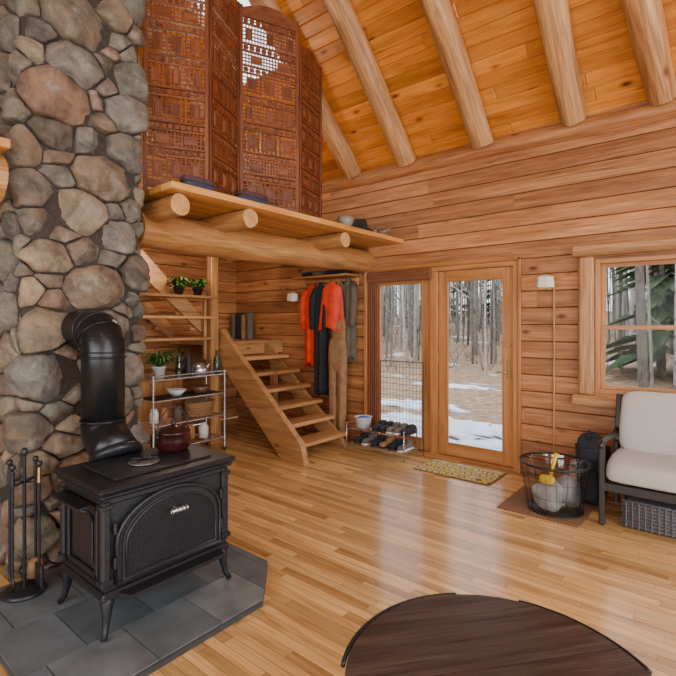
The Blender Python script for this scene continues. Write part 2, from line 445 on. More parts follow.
# ------------------------------------------------------------------ door unit
b = B('door_frame')
b.box((DX0, WY-.02, 0), (DX0+.05, WY+.16, DZ), DOORW, .004)
b.box((DX1-.05, WY-.02, 0), (DX1, WY+.16, DZ), DOORW, .004)
b.box((DX0+.05, WY-.02, DZ-.05), (DX1-.05, WY+.16, DZ), DOORW, .004)
b.box((-2.65, WY-.01, .03), (-2.56, WY+.14, DZ-.05), DOORW, .004)
b.box((DX0+.05, WY-.01, 0), (DX1-.05, WY+.18, .03), DOORW, .004)
b.box((DX0-.04, WY-.035, 0), (DX0-.001, WY-.001, DZ+.03), DOORW, .005)
b.box((DX1+.001, WY-.035, 0), (DX1+.03, WY-.001, DZ+.03), DOORW, .005)
b.box((DX0-.04, WY-.035, DZ+.001), (DX1+.03, WY-.001, DZ+.05), DOORW, .005)
b.build()
def door(name, x0, x1, handle=True):
    b = B(name); y0, y1 = WY+.015, WY+.06; z0, z1 = .035, DZ-.055; st = .105
    gx0, gx1, gz0, gz1 = x0+st, x1-st, z0+.13, z1-.11
    b.box((x0, y0, z0), (gx0, y1, z1), DOORW, .003); b.box((gx1, y0, z0), (x1, y1, z1), DOORW, .003)
    b.box((gx0, y0, gz1), (gx1, y1, z1), DOORW, .003); b.box((gx0, y0, z0), (gx1, y1, gz0), DOORW, .003)
    t = .012
    for lo, hi in (((gx0, y0-.006, gz0), (gx0+t, y0+.01, gz1)), ((gx1-t, y0-.006, gz0), (gx1, y0+.01, gz1)),
                   ((gx0+t, y0-.006, gz0), (gx1-t, y0+.01, gz0+t)), ((gx0+t, y0-.006, gz1-t), (gx1-t, y0+.01, gz1))):
        b.box(lo, hi, DOORW, .002)
    b.box((gx0, y0+.02, gz0), (gx1, y0+.024, gz1), GLASS)
    if handle:
        hx = x1-.05
        b.box((hx-.018, y0-.008, .93), (hx+.018, y0, 1.12), BRASS, .004)
        b.cyl((hx, y0, 1.0), (hx, y0-.05, 1.0), .009, BRASS)
        b.tube([(hx, y0-.05, 1.0), (hx-.04, y0-.055, 1.0), (hx-.11, y0-.05, .995)], [.009, .009, .007], BRASS)
        b.cyl((hx, y0, 1.28), (hx, y0-.02, 1.28), .022, BRASS)
    for z in (.25, 1.05, 1.85): b.box((x0-.006, y0-.004, z), (x0+.008, y0+.001, z+.09), BRASS)
    return b.build()
door('door_1', DX0+.055, -2.655, False); door('door_2', -2.555, DX1-.055)
b = B('woven_window_blind')
for i in range(9): b.cyl((DX0+.03+i*.016, WY-.032-.01*(i % 2), .06), (DX0+.03+i*.016, WY-.032-.01*(i % 2), DZ-.07), .008, CURT, seg=8)
b.box((DX0+.02, WY-.06, DZ-.14), (-2.62, WY-.022, DZ-.01), CURT, .01)
b.build()
b = B('wire_pet_gate')
gx0, gx1, gz0, gz1, gy = -3.28, -2.70, .05, 1.05, WY-.075
for i in range(14):
    x = gx0+(gx1-gx0)*i/13; b.cyl((x, gy, 0 if i in (0, 13) else gz0), (x, gy, gz1), .0022 if 0 < i < 13 else .005, BLACK, seg=6)
for i in range(16):
    z = gz0+(gz1-gz0)*i/15; b.cyl((gx0, gy, z), (gx1, gy, z), .0022 if 0 < i < 15 else .005, BLACK, seg=6)
b.build()

# ------------------------------------------------------------------ window
def window(name, x0, x1, z0, z1):
    b = B(name)
    b.box((x0, WY-.0, z0), (x0+.04, WY+.15, z1), DOORW, .004); b.box((x1-.04, WY, z0), (x1, WY+.15, z1), DOORW, .004)
    b.box((x0+.04, WY, z1-.04), (x1-.04, WY+.15, z1), DOORW, .004); b.box((x0+.04, WY, z0), (x1-.04, WY+.15, z0+.04), DOORW, .004)
    zm = z0+.6
    for (q0, q1, yy) in ((z0+.04, zm+.02, WY+.04), (zm-.02, z1-.04, WY+.075)):
        a0, a1 = x0+.04, x1-.04; s = .035
        b.box((a0, yy, q0), (a0+s, yy+.03, q1), DOORW, .002); b.box((a1-s, yy, q0), (a1, yy+.03, q1), DOORW, .002)
        b.box((a0+s, yy, q0), (a1-s, yy+.03, q0+s), DOORW, .002); b.box((a0+s, yy, q1-s), (a1-s, yy+.03, q1), DOORW, .002)
        b.box((a0+s, yy+.013, q0+s), (a1-s, yy+.017, q1-s), GLASS)
    b.box((x0-.13, WY-.07, z0-.02), (x0-.001, WY-.001, z1+.03), RAFT, .02)
    b.box((x1+.001, WY-.07, z0-.02), (x1+.13, WY-.001, z1+.03), RAFT, .02)
    b.box((x0-.19, WY-.10, z1+.03), (x1+.19, WY-.001, z1+.14), RAFT, .025)
    b.box((x0-.19, WY-.11, z0-.12), (x1+.19, WY-.001, z0-.02), RAFT, .025)
    b.build()
window('window_1', WX0, WX1, WZ0, WZ1); window('window_2', 1.0, 2.4, .86, 2.08)

# ------------------------------------------------------------------ loft
b = B('loft_floor_deck')
def deck(x0, x1, y0, y1):
    n = max(1, round((x1-x0)/.14)); w = (x1-x0)/n
    for i in range(n): b.box((x0+i*w, y0, 2.44), (x0+(i+1)*w, y1, 2.49), DECKM, .005)
deck(-5.0, -3.0, 1.84, WY); deck(XL, -5.0, 1.84, 2.3); deck(XL, -3.95, .88, 1.84); deck(XL, -3.0, YR, .88)
b.build()
b = B('loft_log_beam'); b.cyl((-3.56, 1.87, 2.235), (-3.56, WY, 2.255), .145, LOGM, .135, 24, ENDG, rings=16, wob=.03); b.build()
b = B('loft_log_beam'); b.cyl((-3.14, YR, 2.30), (-3.14, .87, 2.30), .13, LOGM, .13, 24, ENDG, rings=12, wob=.02); b.build()
for y in (1.95, 2.60, 3.85):
    b = B('log_joist'); b.cyl((-4.95, y, 2.355), (-3.07, y, 2.36), .075, LOGM, .078, 20, ENDG, rings=10, wob=.015); b.build()

# carved folding screen
b = B('carved_folding_screen')
def spanel(p0, p1, zb, zt):
    p0 = Vector((*p0, 0)); p1 = Vector((*p1, 0)); u = (p1-p0).normalized(); W = (p1-p0).length-.006
    n = Vector((-u.y, u.x, 0)); rot = Matrix((u, n, Vector((0, 0, 1)))).transposed()
    def lb(u0, u1, z0, z1, th, off=0, bev=0):
        c = p0+u*((u0+u1)/2)+n*off+Vector((0, 0, (z0+z1)/2)); b.rbox(c, ((u1-u0)/2, th/2, (z1-z0)/2), rot, SCR, bev)
    st = .032
    lb(0, st, zb, zt, .028, 0, .004); lb(W-st, W, zb, zt, .028, 0, .004)
    lb(st, W-st, zb+.06, zb+.10, .024, 0, .003)
    pts = [(st, zt-.10)]
    for i in range(13):
        t = i/12; pts.append((st+(W-2*st)*t, zt-.02+.07*math.sin(pi*t)))
    pts.append((W-st, zt-.10))
    b.prism(pts, lambda a, c_, d: p0+u*a+n*d+Vector((0, 0, c_)), -.01, .01, SCR)
    z = zb+.10; iw = W-2*st; kinds = ['T', 's', 'L', 's', 'T', 's', 'G', 's', 'T', 's', 'L', 's', 'G', 's']
    H = {'T': .19, 's': .055, 'L': .12, 'G': .17}
    tot = sum(H[k]+.014 for k in kinds); sc = (zt-.10-z)/tot
    for k in kinds:
        h = H[k]*sc; lb(st, W-st, z, z+.014*sc, .02); z += .014*sc
        if k == 'T':
            nc = 3; cw = iw/nc
            for i in range(nc):
                a = st+i*cw
                if i: lb(a-.006, a+.006, z, z+h, .02)
                # pierced border round a raised tablet
                for m_ in range(1, 6):
                    zz = z+h*m_/6; lb(a, a+cw, zz-.0035, zz+.0035, .008)
                for m_ in range(1, 4):
                    aa = a+cw*m_/4; lb(aa-.0035, aa+.0035, z, z+h, .010)
                lb(a+.034, a+cw-.034, z+.034, z+h-.034, .018, 0, .004)
                lb(a+.048, a+cw-.048, z+.048, z+h-.048, .026, 0, .004)
        elif k == 's':
            nc = 9; cw = iw/nc
            for i in range(nc):
                a = st+i*cw; lb(a+.007, a+cw-.007, z+.008, z+h-.008, .012, 0, .003)
            lb(st, W-st, z+h/2-.003, z+h/2+.003, .008)
        else:
            nc = int(iw/.028); cw = iw/nc
            for i in range(1, nc): lb(st+i*cw-.005, st+i*cw+.005, z, z+h, .010)
            nr = max(2, int(h/.028)); rh = h/nr
            for j in range(1, nr): lb(st, W-st, z+j*rh-.005, z+j*rh+.005, .008)
            if k == 'L':
                for q in (.25, .75): lb(st+iw*q-.055, st+iw*q+.055, z+.02, z+h-.02, .014, 0, .005)
            else:
                for q in (.12, .5, .88): lb(st+iw*q-.03, st+iw*q+.03, z+.03, z+h-.03, .014, 0, .005)
        z += h
    lb(st, W-st, z-.004, zt-.098, .02)
P = [(-3.5, 1.90), (-3.24, 2.32), (-3.46, 2.80), (-3.23, 3.34), (-3.37, 3.82)]
for a, c_ in zip(P[:-1], P[1:]): spanel(a, c_, 2.495, 4.40 if c_[1] < 3.5 else 4.2)
b.build()

b = B('folded_blankets')
for y, l in ((2.10, .26), (2.62, .3)):
    for k in range(2): b.sell((-3.08, y, 2.512+k*.04), (.12, l, .045), plain('blanket_%d%d' % (int(y*10), k), ((.03, .04, .08), (.07, .03, .03))[k], .9), .4, wr=.06)
b.build()

def bowl(name, c, r, h, mat):
    b = B(name); b.lathe(c, [(0, 0), (r*.5, 0), (r*.55, .01), (r*.85, h*.45), (r, h), (r*.95, h), (r*.8, h*.5), (r*.4, .02), (0, .018)], mat); return b.build()
bowl('ceramic_bowl', (-3.1, 3.90, 2.49), .09, .10, plain('grey_ceramic', (.25, .23, .20), .4))
b = B('black_bowler_hat'); b.lathe((-3.1, 4.14, 2.49), [(0, 0), (.13, .005), (.135, .015), (.09, .02), (.085, .08), (.06, .12), (0, .13)], BLACK); b.build()
b = B('driftwood_ornament')
for i in range(7):
    a = i*.5; b.tube([(-3.1, 4.42, 2.50+.01*i), (-3.1+.08*math.cos(a), 4.42+.1*math.sin(a), 2.53), (-3.08+.1*math.cos(a), 4.42+.22*math.sin(a*1.3), 2.52+.03*(i % 3))], [.012, .010, .004], BARK)
b.build()

# ------------------------------------------------------------------ stairs
b = B('staircase')
strp = [(-3.50, 0), (-3.56, .20), (-4.93, 1.42), (-5.05, 1.42), (-5.05, 1.10), (-3.86, 0)]
b.prism(strp, lambda a, c_, d: Vector((a, d, c_)), 3.70, 3.775, STAIR, .35)
strp2 = [(-3.60, 0), (-3.64, .10), (-5.0, 1.24), (-5.05, 1.10), (-3.86, 0)]
b.prism(strp2, lambda a, c_, d: Vector((a, d, c_)), 4.50, 4.55, STAIR, .2)
for i in range(6):
    zt = .18*(i+1); xc = -3.74-.2*i
    b.box((xc-.14, 3.775, zt-.045), (xc+.14, 4.57, zt), STAIR, .008)
for k in range(8): b.box((XL+.01+k*.135, 3.70, 1.21), (XL+.01+(k+1)*.135, WY-.005, 1.26), STAIR, .004)
b.box((-5.09, 3.70, 1.08), (-5.03, WY-.01, 1.21), STAIR, .004)
for y in (3.75, 4.75): b.box((-5.13, y-.04, 0), (-5.05, y+.04, 1.1), STAIR, .004)
for x in (-5.12, -6.0):
    b.prism([(3.66, 1.26), (3.66, 1.45), (2.42, 2.62), (2.26, 2.62), (2.26, 2.44)], lambda a, c_, d: Vector((d, a, c_)), x, x+.05, STAIR, .8)
for i in range(6):
    zt = 1.26+.185*(i+1); yc = 3.52-.2*i; b.box((-5.95, yc-.13, zt-.04), (-5.12, yc+.13, zt), STAIR, .006)
b.build()
b = B('wood_post'); b.box((-5.04, 3.56, 0), (-4.93, 3.67, 2.43), LOGM, .012); b.build()
b = B('wood_post'); b.box((-5.04, 2.36, 0), (-4.93, 2.47, 2.43), LOGM, .012); b.build()
b = B('open_wall_shelf')
for z in (1.30, 1.55, 1.79): b.box((-5.03, 2.48, z), (-4.80, 3.55, z+.03), STAIR, .004)
for y in (2.50, 3.50):
    b.box((-5.03, y, 1.05), (-4.99, y+.035, 1.79), STAIR, .003)
b.build()

def leafplant(name, c, n, L, potr, poth, mat=GREEN, pm=TERRA, w=.02, up=.6):
    b = B(name); x, y, z = c
    b.lathe(c, [(0, 0), (potr*.7, 0), (potr, poth), (potr*1.08, poth), (potr*1.08, poth-.015), (potr*.9, poth-.012), (0, poth-.015)], pm)
    for i in range(n):
        a = R.random()*2*pi; l = L*(.6+.5*R.random()); u0 = up*(.5+R.random()); d = Vector((math.cos(a), math.sin(a), 0)); s_ = Vector((-d.y, d.x, 0))
        vs = []; m = 6
        for k in range(m+1):
            t = k/m; p = Vector((x, y, z+poth-.02))+d*l*t+Vector((0, 0, l*(u0*t*1.6-1.3*t*t*u0+0)))
            ww = w*math.sin(pi*min(.98, t*.9+.08)); vs += [p-s_*ww, p+s_*ww]
        b.add(vs, [(2*k, 2*k+1, 2*k+3, 2*k+2) for k in range(m)], mat, smooth=True)
    return b.build()
leafplant('potted_ivy', (-4.88, 3.33, 1.82), 80, .17, .06, .09, w=.022, pm=BLACK, up=1.0)
leafplant('potted_ivy', (-4.88, 3.08, 1.82), 80, .17, .06, .09, w=.022, pm=BLACK, up=1.0)

b = B('rolled_blankets')
for k in range(4): b.cyl((-5.95+.12*k, 4.72, 1.262), (-5.95+.12*k, 4.72, 1.62+.03*(k % 2)), .055, (GRYF, BLKF, TANF, GRYF)[k])
b.build()

# ------------------------------------------------------------------ chimney
def clip(poly, px, py, nx, ny):
    out = []; n = len(poly)
    for i in range(n):
        a = poly[i]; c_ = poly[(i+1) % n]
        da = (a[0]-px)*nx+(a[1]-py)*ny; dc = (c_[0]-px)*nx+(c_[1]-py)*ny
        if da <= 0: out.append(a)
        if (da < 0 < dc) or (dc < 0 < da):
            t = da/(da-dc); out.append((a[0]+(c_[0]-a[0])*t, a[1]+(c_[1]-a[1])*t))
    return out
CX, CY0, CY1, CD = -3.22, .99, 1.725, .62
def wrap(s, z, off):
    r = .05; W = CY1-CY0
    def arc(cx, cy, t, a0):
        a = a0+t*pi/2; return Vector((cx+math.cos(a)*(r+off), cy+math.sin(a)*(r+off), z))
    if s < CD-r: return Vector((CX-CD+s, CY0-off, z))
    if s < CD+r: return arc(CX-r, CY0+r, (s-CD+r)/(2*r), -pi/2)
    if s < CD+W-r: return Vector((CX+off, CY0+s-CD, z))
    if s < CD+W+r: return arc(CX-r, CY1-r, (s-CD-W+r)/(2*r), 0)
    return Vector((CX-(s-CD-W), CY1+off, z))
b = B('stone_chimney'); CTOP = RZ-.45
b.box((CX-CD, CY0+.01, .0), (CX-.01, CY1-.01, CTOP), MORT)
TS = 2*CD+CY1-CY0; RS = random.Random(41)
seeds = []
for rad, tries in ((.16, 300), (.12, 900), (.085, 2500), (.05, 5000)):
    for _ in range(tries):
        s_, z_ = RS.uniform(-.05, TS+.05), RS.uniform(-.05, CTOP+.05)
        r_ = rad*RS.uniform(.85, 1.15)
        if all(math.hypot((s_-q[0])*.85, (z_-q[1])*1.15) > (r_+q[2])*.90 for q in seeds): seeds.append((s_, z_, r_))
def carve(i, gap):
    sx, sz, sr = seeds[i]
    poly = [(sx-.4, sz-.4), (sx+.4, sz-.4), (sx+.4, sz+.4), (sx-.4, sz+.4)]
    for j, (tx, tz, tr_) in enumerate(seeds):
        if i == j or abs(tx-sx) > .6 or abs(tz-sz) > .6: continue
        dx, dz = tx-sx, tz-sz; mx_, mz_ = dx*.85*.85, dz*1.15*1.15; l = math.hypot(mx_, mz_)
        q = dx*mx_+dz*mz_; m = (q+sr*sr-tr_*tr_)/(2*l)
        nx_, nz_ = mx_/l, mz_/l
        poly = clip(poly, sx+nx_*(m-gap), sz+nz_*(m-gap), nx_, nz_)
        if len(poly) < 3: return []
    return poly
for i, (sx, sz, sr) in enumerate(seeds):
    poly = carve(i, .004)
    if len(poly) < 3: continue
    poly = [(min(max(p[0], 0), TS), min(max(p[1], .005), CTOP)) for p in poly]
    A = abs(sum(poly[k][0]*poly[(k+1) % len(poly)][1]-poly[(k+1) % len(poly)][0]*poly[k][1] for k in range(len(poly))))/2
    if A < .0006: continue
    q = []; cf = RS.uniform(.05, .14)
    for k in range(len(poly)):
        a = poly[k]; c_ = poly[(k+1) % len(poly)]
        q += [(a[0]*(1-cf)+c_[0]*cf, a[1]*(1-cf)+c_[1]*cf), (a[0]*cf+c_[0]*(1-cf), a[1]*cf+c_[1]*(1-cf))]
    poly = q
    pts = []
    for k in range(len(poly)):
        a = poly[k]; c_ = poly[(k+1) % len(poly)]; m = max(1, int(math.hypot(a[0]-c_[0], a[1]-c_[1])/.015))
        for t in range(m): pts.append((a[0]+(c_[0]-a[0])*t/m, a[1]+(c_[1]-a[1])*t/m))
    cx = sum(p[0] for p in pts)/len(pts); cz = sum(p[1] for p in pts)/len(pts); n = len(pts)
    size = math.sqrt(A); D = min(.078, .022+size*.19)*RS.uniform(.65, 1.2); tx = (RS.random()-.5)*.5; tz = (RS.random()-.5)*.5; sd = RS.random()*90
    planes = [(RS.uniform(0, 2*pi), RS.uniform(-.05, .35)*size, RS.uniform(.2, .9)) for _ in range(5)]
    wb = [1+.12*noise.noise(Vector((p[0]*13, p[1]*13, sd)))+.06*noise.noise(Vector((p[0]*40, p[1]*40, sd))) for p in pts]
    vs = []; prof = [(1.0, -.3), (1.0, .3), (.985, .62), (.955, .85), (.90, .96), (.76, 1.0), (.58, 1.0), (.4, 1.0), (.2, 1.0)]
    def hof(s_, z_, hh):
        off = D*hh+(tx*(s_-cx)+tz*(z_-cz))*max(0, hh)*.5
        for an, c0, sl in planes:
            e = (s_-cx)*math.cos(an)+(z_-cz)*math.sin(an)-c0
            if e > 0: off -= e*sl*max(hh, 0)*.6
        off += .012*noise.noise(Vector((s_*11, z_*11, sd)))*max(hh, 0)+.010*noise.noise(Vector((s_*28, z_*28, sd)))*max(hh, 0)
        return max(off, -.02)
    for kr, hh in prof:
        for (ps, pz), wv in zip(pts, wb):
            k_ = kr*(wv if wv < 1 else 1)
            s_ = cx+(ps-cx)*k_; z_ = cz+(pz-cz)*k_
            vs.append(wrap(s_, z_, hof(s_, z_, hh)))
    vs.append(wrap(cx, cz, hof(cx, cz, 1)))
    fs = [(k*n+j, k*n+(j+1) % n, (k+1)*n+(j+1) % n, (k+1)*n+j) for k in range(len(prof)-1) for j in range(n)]
    L = (len(prof)-1)*n; fs += [(L+j, L+(j+1) % n, L+n) for j in range(n)]
    b.add(vs, fs, STONE, gr=[tuple(v) for v in vs], smooth=True)
b.build()

# ------------------------------------------------------------------ hearth
b = B('slate_hearth')
hp = [(-1.92, .98), (-1.92, 1.71), (-2.2, 2.0), (-3.12, 2.0), (-3.12, .69), (-2.25, .69)]
b.prism(hp, lambda a, c_, d: Vector((a, c_, d)), 0.001, .034, GROUT)
gx = [-3.4, -3.02, -2.64, -2.26, -1.88]
for i in range(len(gx)-1):
    off = .16 if i % 2 else 0
    for y0 in [.3+off+.33*q for q in range(7)]:
        x0, x1, y1 = gx[i], gx[i+1], y0+.33
        t = [(x0+.0025, y0+.0025), (x1-.0025, y0+.0025), (x1-.0025, y1-.0025), (x0+.0025, y1-.0025)]
        for q in range(6):
            a = hp[q]; c_ = hp[(q+1) % 6]; ex, ey = c_[0]-a[0], c_[1]-a[1]; l = math.hypot(ex, ey)
            t = clip(t, a[0], a[1], ey/l, -ex/l)
            if len(t) < 3: break
        if len(t) < 3: continue
        b.prism(t, lambda a, c_, d: Vector((a, c_, d)), .030, .042, SLATE)
b.build()

# ------------------------------------------------------------------ wood stove
HZ = .042
b = B('wood_stove')
fx, bx, y0, y1 = -2.24, -2.68, 1.03, 1.70
cy = (y0+y1)/2
b.box((bx, y0, .25), (fx, y1, .69), IRON, .012)
b.box((bx-.02, y0-.025, .215), (fx+.03, y1+.025, .255), IRON, .012)
b.box((bx-.01, y0-.012, .255), (fx+.015, y1+.012, .28), IRON, .008)
b.box((bx-.01, y0-.012, .655), (fx+.015, y1+.012, .69), IRON, .008)
b.box((bx-.03, y0-.035, .69), (fx+.04, y1+.035, .715), IRON, .009)
b.box((bx-.045, y0-.050, .715), (fx+.06, y1+.050, .745), IRON, .014)
b.box((bx+.04, y0+.06, .745), (fx-.03, y1-.06, .757), IRON, .005)
for x in (bx, fx):
    for y in (y0, y1):
        b.box((x-.022, y-.022, .27), (x+.022, y+.022, .68), IRON, .01)
        for z in (.30, .65): b.box((x-.03, y-.03, z-.012), (x+.03, y+.03, z+.012), IRON, .005)
aw = .27
def archpts(w, zb, zs, zt, n=20):
    return [(cy-w, zb)]+[(cy-w*math.cos(pi*i/n), zs+(zt-zs)*math.sin(pi*i/n)) for i in range(n+1)]+[(cy+w, zb)]
F = lambda a, c_, d: Vector((d, a, c_))
b.prism(archpts(aw+.025, .275, .47, .665), F, fx, fx+.022, IRON)
b.prism(archpts(aw-.005, .29, .46, .640), F, fx+.022, fx+.030, BLACK)
def path3(pts, x): return [(x, p[0], p[1]) for p in pts]
b.tube(path3(archpts(aw+.018, .282, .47, .66), fx+.024), .010, IRON, 8, closed=True)
b.tube(path3(archpts(aw-.02, .31, .45, .625), fx+.036), .006, IRON, 8, closed=True)
for i in range(1, 40):
    y = cy-(aw-.02)+(2*(aw-.02))*i/40; q = (y-cy)/(aw-.02); zt = .45+.175*math.sqrt(max(0, 1-q*q))
    b.cyl((fx+.034, y, .315), (fx+.034, y, zt), .002, IRON, seg=5, cap=False)
for i in range(1, 24):
    z = .31+.315*i/24; w_ = (aw-.02)*(1 if z < .45 else math.sqrt(max(0, 1-((z-.45)/.175)**2)))
    b.cyl((fx+.034, cy-w_, z), (fx+.034, cy+w_, z), .002, IRON, seg=5, cap=False)
b.cyl((fx+.03, cy+.0, .56), (fx+.075, cy+.0, .56), .008, STEEL)
b.sell((fx+.085, cy-.0, .56), (.022, .09, .022), STEEL, 1.0)
for i in range(5):
    yy = cy-.04+.02*i; b.tube([(fx+.085+.013*math.cos(t), yy, .56+.013*math.sin(t)) for t in [2*pi*q/10 for q in range(10)]], .0025, STEEL, 6, closed=True)
for z in (.36, .52):
    for s_ in (-1, 1): b.cyl((fx+.025, cy+s_*(aw+.028), z), (fx+.025, cy+s_*(aw+.028), z+.05), .009, IRON)
b.prism([(cy-.30, fx), (cy-.26, fx+.10), (cy+.26, fx+.10), (cy+.30, fx)], lambda a, c_, d: Vector((c_, a, d)), .225, .245, IRON)
for yy, s_ in ((y0, -1), (y1, 1)):
    for lo, hi in (((bx+.05, .30), (fx-.05, .325)), ((bx+.05, .615), (fx-.05, .64)), ((bx+.05, .30), (bx+.075, .64)), ((fx-.075, .30), (fx-.05, .64))):
        b.box((lo[0], min(yy, yy+s_*.016), lo[1]), (hi[0], max(yy, yy+s_*.016), hi[1]), IRON, .005)
    b.box((bx+.11, min(yy, yy+s_*.01), .36), (fx-.11, max(yy, yy+s_*.01), .58), IRON, .006)
b.box((bx+.06, y0-.10, .64), (fx-.06, y0-.03, .653), IRON, .004)
for x in (bx+.1, fx-.1): b.tube([(x, y0-.005, .56), (x, y0-.03, .61), (x, y0-.09, .64)], .007, IRON)
for x, sx in ((bx+.03, -1), (fx-.02, 1)):
    for y, sy in ((y0+.03, -1), (y1-.03, 1)):
        p = [(x, y, .25), (x+sx*.022, y+sy*.022, .20), (x+sx*.024, y+sy*.024, .14), (x+sx*.034, y+sy*.034, .08), (x+sx*.05, y+sy*.05, HZ+.008)]
        b.tube(p, [.038, .030, .020, .014, .015], IRON, 10)
# flue
r = .118; px = -2.87; py_ = 1.31
b.tube([(-2.70, py_, .74), (-2.72, py_, .775)], [r+.025, r+.018], IRON, 28)
b.tube([(-2.70, py_, .745), (-2.76, py_, .79), (-2.82, py_, .83), (-2.86, py_, .87), (px, py_, .92)], [r+.012, r+.006, r+.006, r+.004, r+.004], IRON2, 28)
pp = [(px, py_, .90), (px, py_, 1.33)]
for i in range(1, 8):
    a = pi/2*i/8; pp.append((px-.13+.13*math.cos(a), py_, 1.33+.13*math.sin(a)))
pp += [(px-.13, py_, 1.46), (-3.20, py_, 1.46)]
b.tube(pp, r, IRON2, 28)
for z in (.93, 1.30): b.tube([(px+(r+.003)*math.cos(t), py_+(r+.003)*math.sin(t), z) for t in [2*pi*q/28 for q in range(28)]], .007, IRON2, 6, closed=True)
for i in range(0, 9, 2):
    a = pi/2*i/8; c_ = Vector((px-.13+.13*math.cos(a), py_, 1.33+.13*math.sin(a))); rad = Vector((math.cos(a), 0, math.sin(a)))
    b.tube([c_+rad*(r+.001)*math.cos(t)+Vector((0, 1, 0))*(r+.001)*math.sin(t) for t in [2*pi*q/28 for q in range(28)]], .005, IRON2, 6, closed=True)
b.build()

b = B('enamel_stew_pot'); c = (-2.53, 1.56, .758)
b.lathe(c, [(0, 0), (.075, 0), (.092, .02), (.10, .065), (.094, .10), (.098, .105), (.098, .112), (.088, .118), (.05, .136), (.02, .145), (0, .145)], DKRED, 32)
b.lathe((c[0], c[1], c[2]+.142), [(0, 0), (.012, .005), (.018, .018), (.010, .028), (0, .03)], BLACK, 16)
b.tube([(c[0], c[1]-.102*math.cos(t), c[2]+.09+.16*math.sin(t)) for t in [pi*q/16 for q in range(17)]], .004, BLACK)
for s_ in (-1, 1): b.sell((c[0], c[1]+s_*.102, c[2]+.09), (.03, .02, .02), BLACK, 1)
b.build()
b = B('cast_iron_trivet'); c = (-2.42, 1.32, .758)
b.lathe(c, [(0, 0.0), (.075, 0.0), (.08, .006), (.075, .012), (.03, .013), (0, .013)], plain('pewter', (.14, .13, .12), .4, .6), 24)
for i in range(6): b.tube([(c[0], c[1], c[2]+.016), (c[0]+.05*math.cos(i), c[1]+.05*math.sin(i), c[2]+.026), (c[0]+.075*math.cos(i), c[1]+.075*math.sin(i), c[2]+.016)], .004, IRON)
b.build()

b = B('fireplace_tool_set'); c = Vector((-2.96, .93, HZ))
b.lathe(c, [(0, 0), (.10, 0), (.11, .012), (.09, .025), (.02, .03), (0, .03)], IRON)
b.cyl(c, c+Vector((0, 0, .74)), .009, IRON)
b.sell(c+Vector((0, 0, .76)), (.035, .035, .05), IRON, 1)
for i in range(4):
    a = i*pi/2+.6; d = Vector((math.cos(a), math.sin(a), 0)); q = c+d*.085
    b.tube([c+Vector((0, 0, .60)), q+Vector((0, 0, .60))], .006, IRON)
    b.cyl(q+Vector((0, 0, .10)), q+Vector((0, 0, .66)), .007, IRON)
    b.cyl(q+Vector((0, 0, .60)), q+Vector((0, 0, .68)), .012, BRASS if i == 0 else IRON, .009)
    b.sell(q+Vector((0, 0, .70)), (.03, .03, .035), IRON, 1)
    if i == 0: b.rbox(q+Vector((0, 0, .10)), (.045, .008, .06), None, IRON, .006)
    elif i == 1: b.lathe(q+Vector((0, 0, .05)), [(0, 0), (.04, 0), (.035, .08), (.012, .10), (0, .1)], TANF)
    elif i == 2: b.tube([q+Vector((0, 0, .12)), q+Vector((.0, 0, .06)), q+Vector((.03, .02, .05))], [.006, .006, .002], IRON)
    else: b.tube([q+Vector((0, 0, .14)), q+Vector((.02, 0, .09)), q+Vector((0, 0, .05))], .006, IRON)
b.build()
b = B('coal_scoop'); RD = plain('red_enamel', (.25, .02, .015), .35)
b.prism([(-.055, .0), (-.065, .14), (-.03, .19), (.03, .19), (.065, .14), (.055, .0)], lambda a, c_, d: Vector((-3.0+d-c_*.12, .76+a, HZ+.002+c_)), 0, .018, RD)
b.tube([(-3.02, .76, HZ+.18), (-3.05, .76, HZ+.36), (-3.065, .76, HZ+.46)], [.010, .009, .013], IRON); b.build()

# ------------------------------------------------------------------ metal cart
b = B('metal_serving_cart'); x0, x1, y0, y1 = -4.62-.36, -4.62, 2.62, 3.52
for x in (x0, x1):
    for y in (y0, y1): b.cyl((x, y, .05), (x, y, .95), .011, STEEL, seg=12); b.sell((x, y, .03), (.03, .05, .06), BLACK, 1)
for z in (.16, .42, .68, .90):
    for p, q in (((x0, y0), (x1, y0)), ((x1, y0), (x1, y1)), ((x1, y1), (x0, y1)), ((x0, y1), (x0, y0))):
        b.cyl((*p, z), (*q, z), .010, STEEL, seg=8)
        if z > .8: b.cyl((*p, z+.04), (*q, z+.04), .007, STEEL, seg=8)
    if z in (.16, .42):
        for i in range(1, 22): yy = y0+(y1-y0)*i/22; b.cyl((x0, yy, z), (x1, yy, z), .003, STEEL, seg=6)
    else: b.box((x0+.008, y0+.008, z-.004), (x1-.008, y1-.008, z+.008), BLACK if z < .8 else STEEL, .003)
b.build()
b = B('wicker_basket')
sx = (-4.78, 3.28, .430)
b.lathe(sx, [(0, 0), (.13, 0), (.16, .16), (.165, .17), (.15, .165), (.12, .02), (0, .015)], WICK, 28, sx=.9, sy=1.15)
for k in range(6): b.tube([(sx[0]+(.135+.005*k)*.9*math.cos(t), sx[1]+(.135+.005*k)*1.15*math.sin(t), sx[2]+.02+.028*k) for t in [2*pi*q/28 for q in range(28)]], .008, WICK, 6, closed=True)
b.tube([(sx[0], sx[1]-.18*math.cos(t), sx[2]+.16+.06*math.sin(t)) for t in [pi*q/12 for q in range(13)]], .008, WICK)
b.build()
b = B('tea_kettle'); c = (-4.78, 3.28, .91)
b.lathe(c, [(0, 0), (.09, 0), (.11, .03), (.09, .09), (.05, .12), (.02, .13), (0, .14)], STEEL); b.tube([(c[0], c[1]-.09*math.cos(t), c[2]+.10+.10*math.sin(t)) for t in [pi*q/10 for q in range(11)]], .006, BLACK)
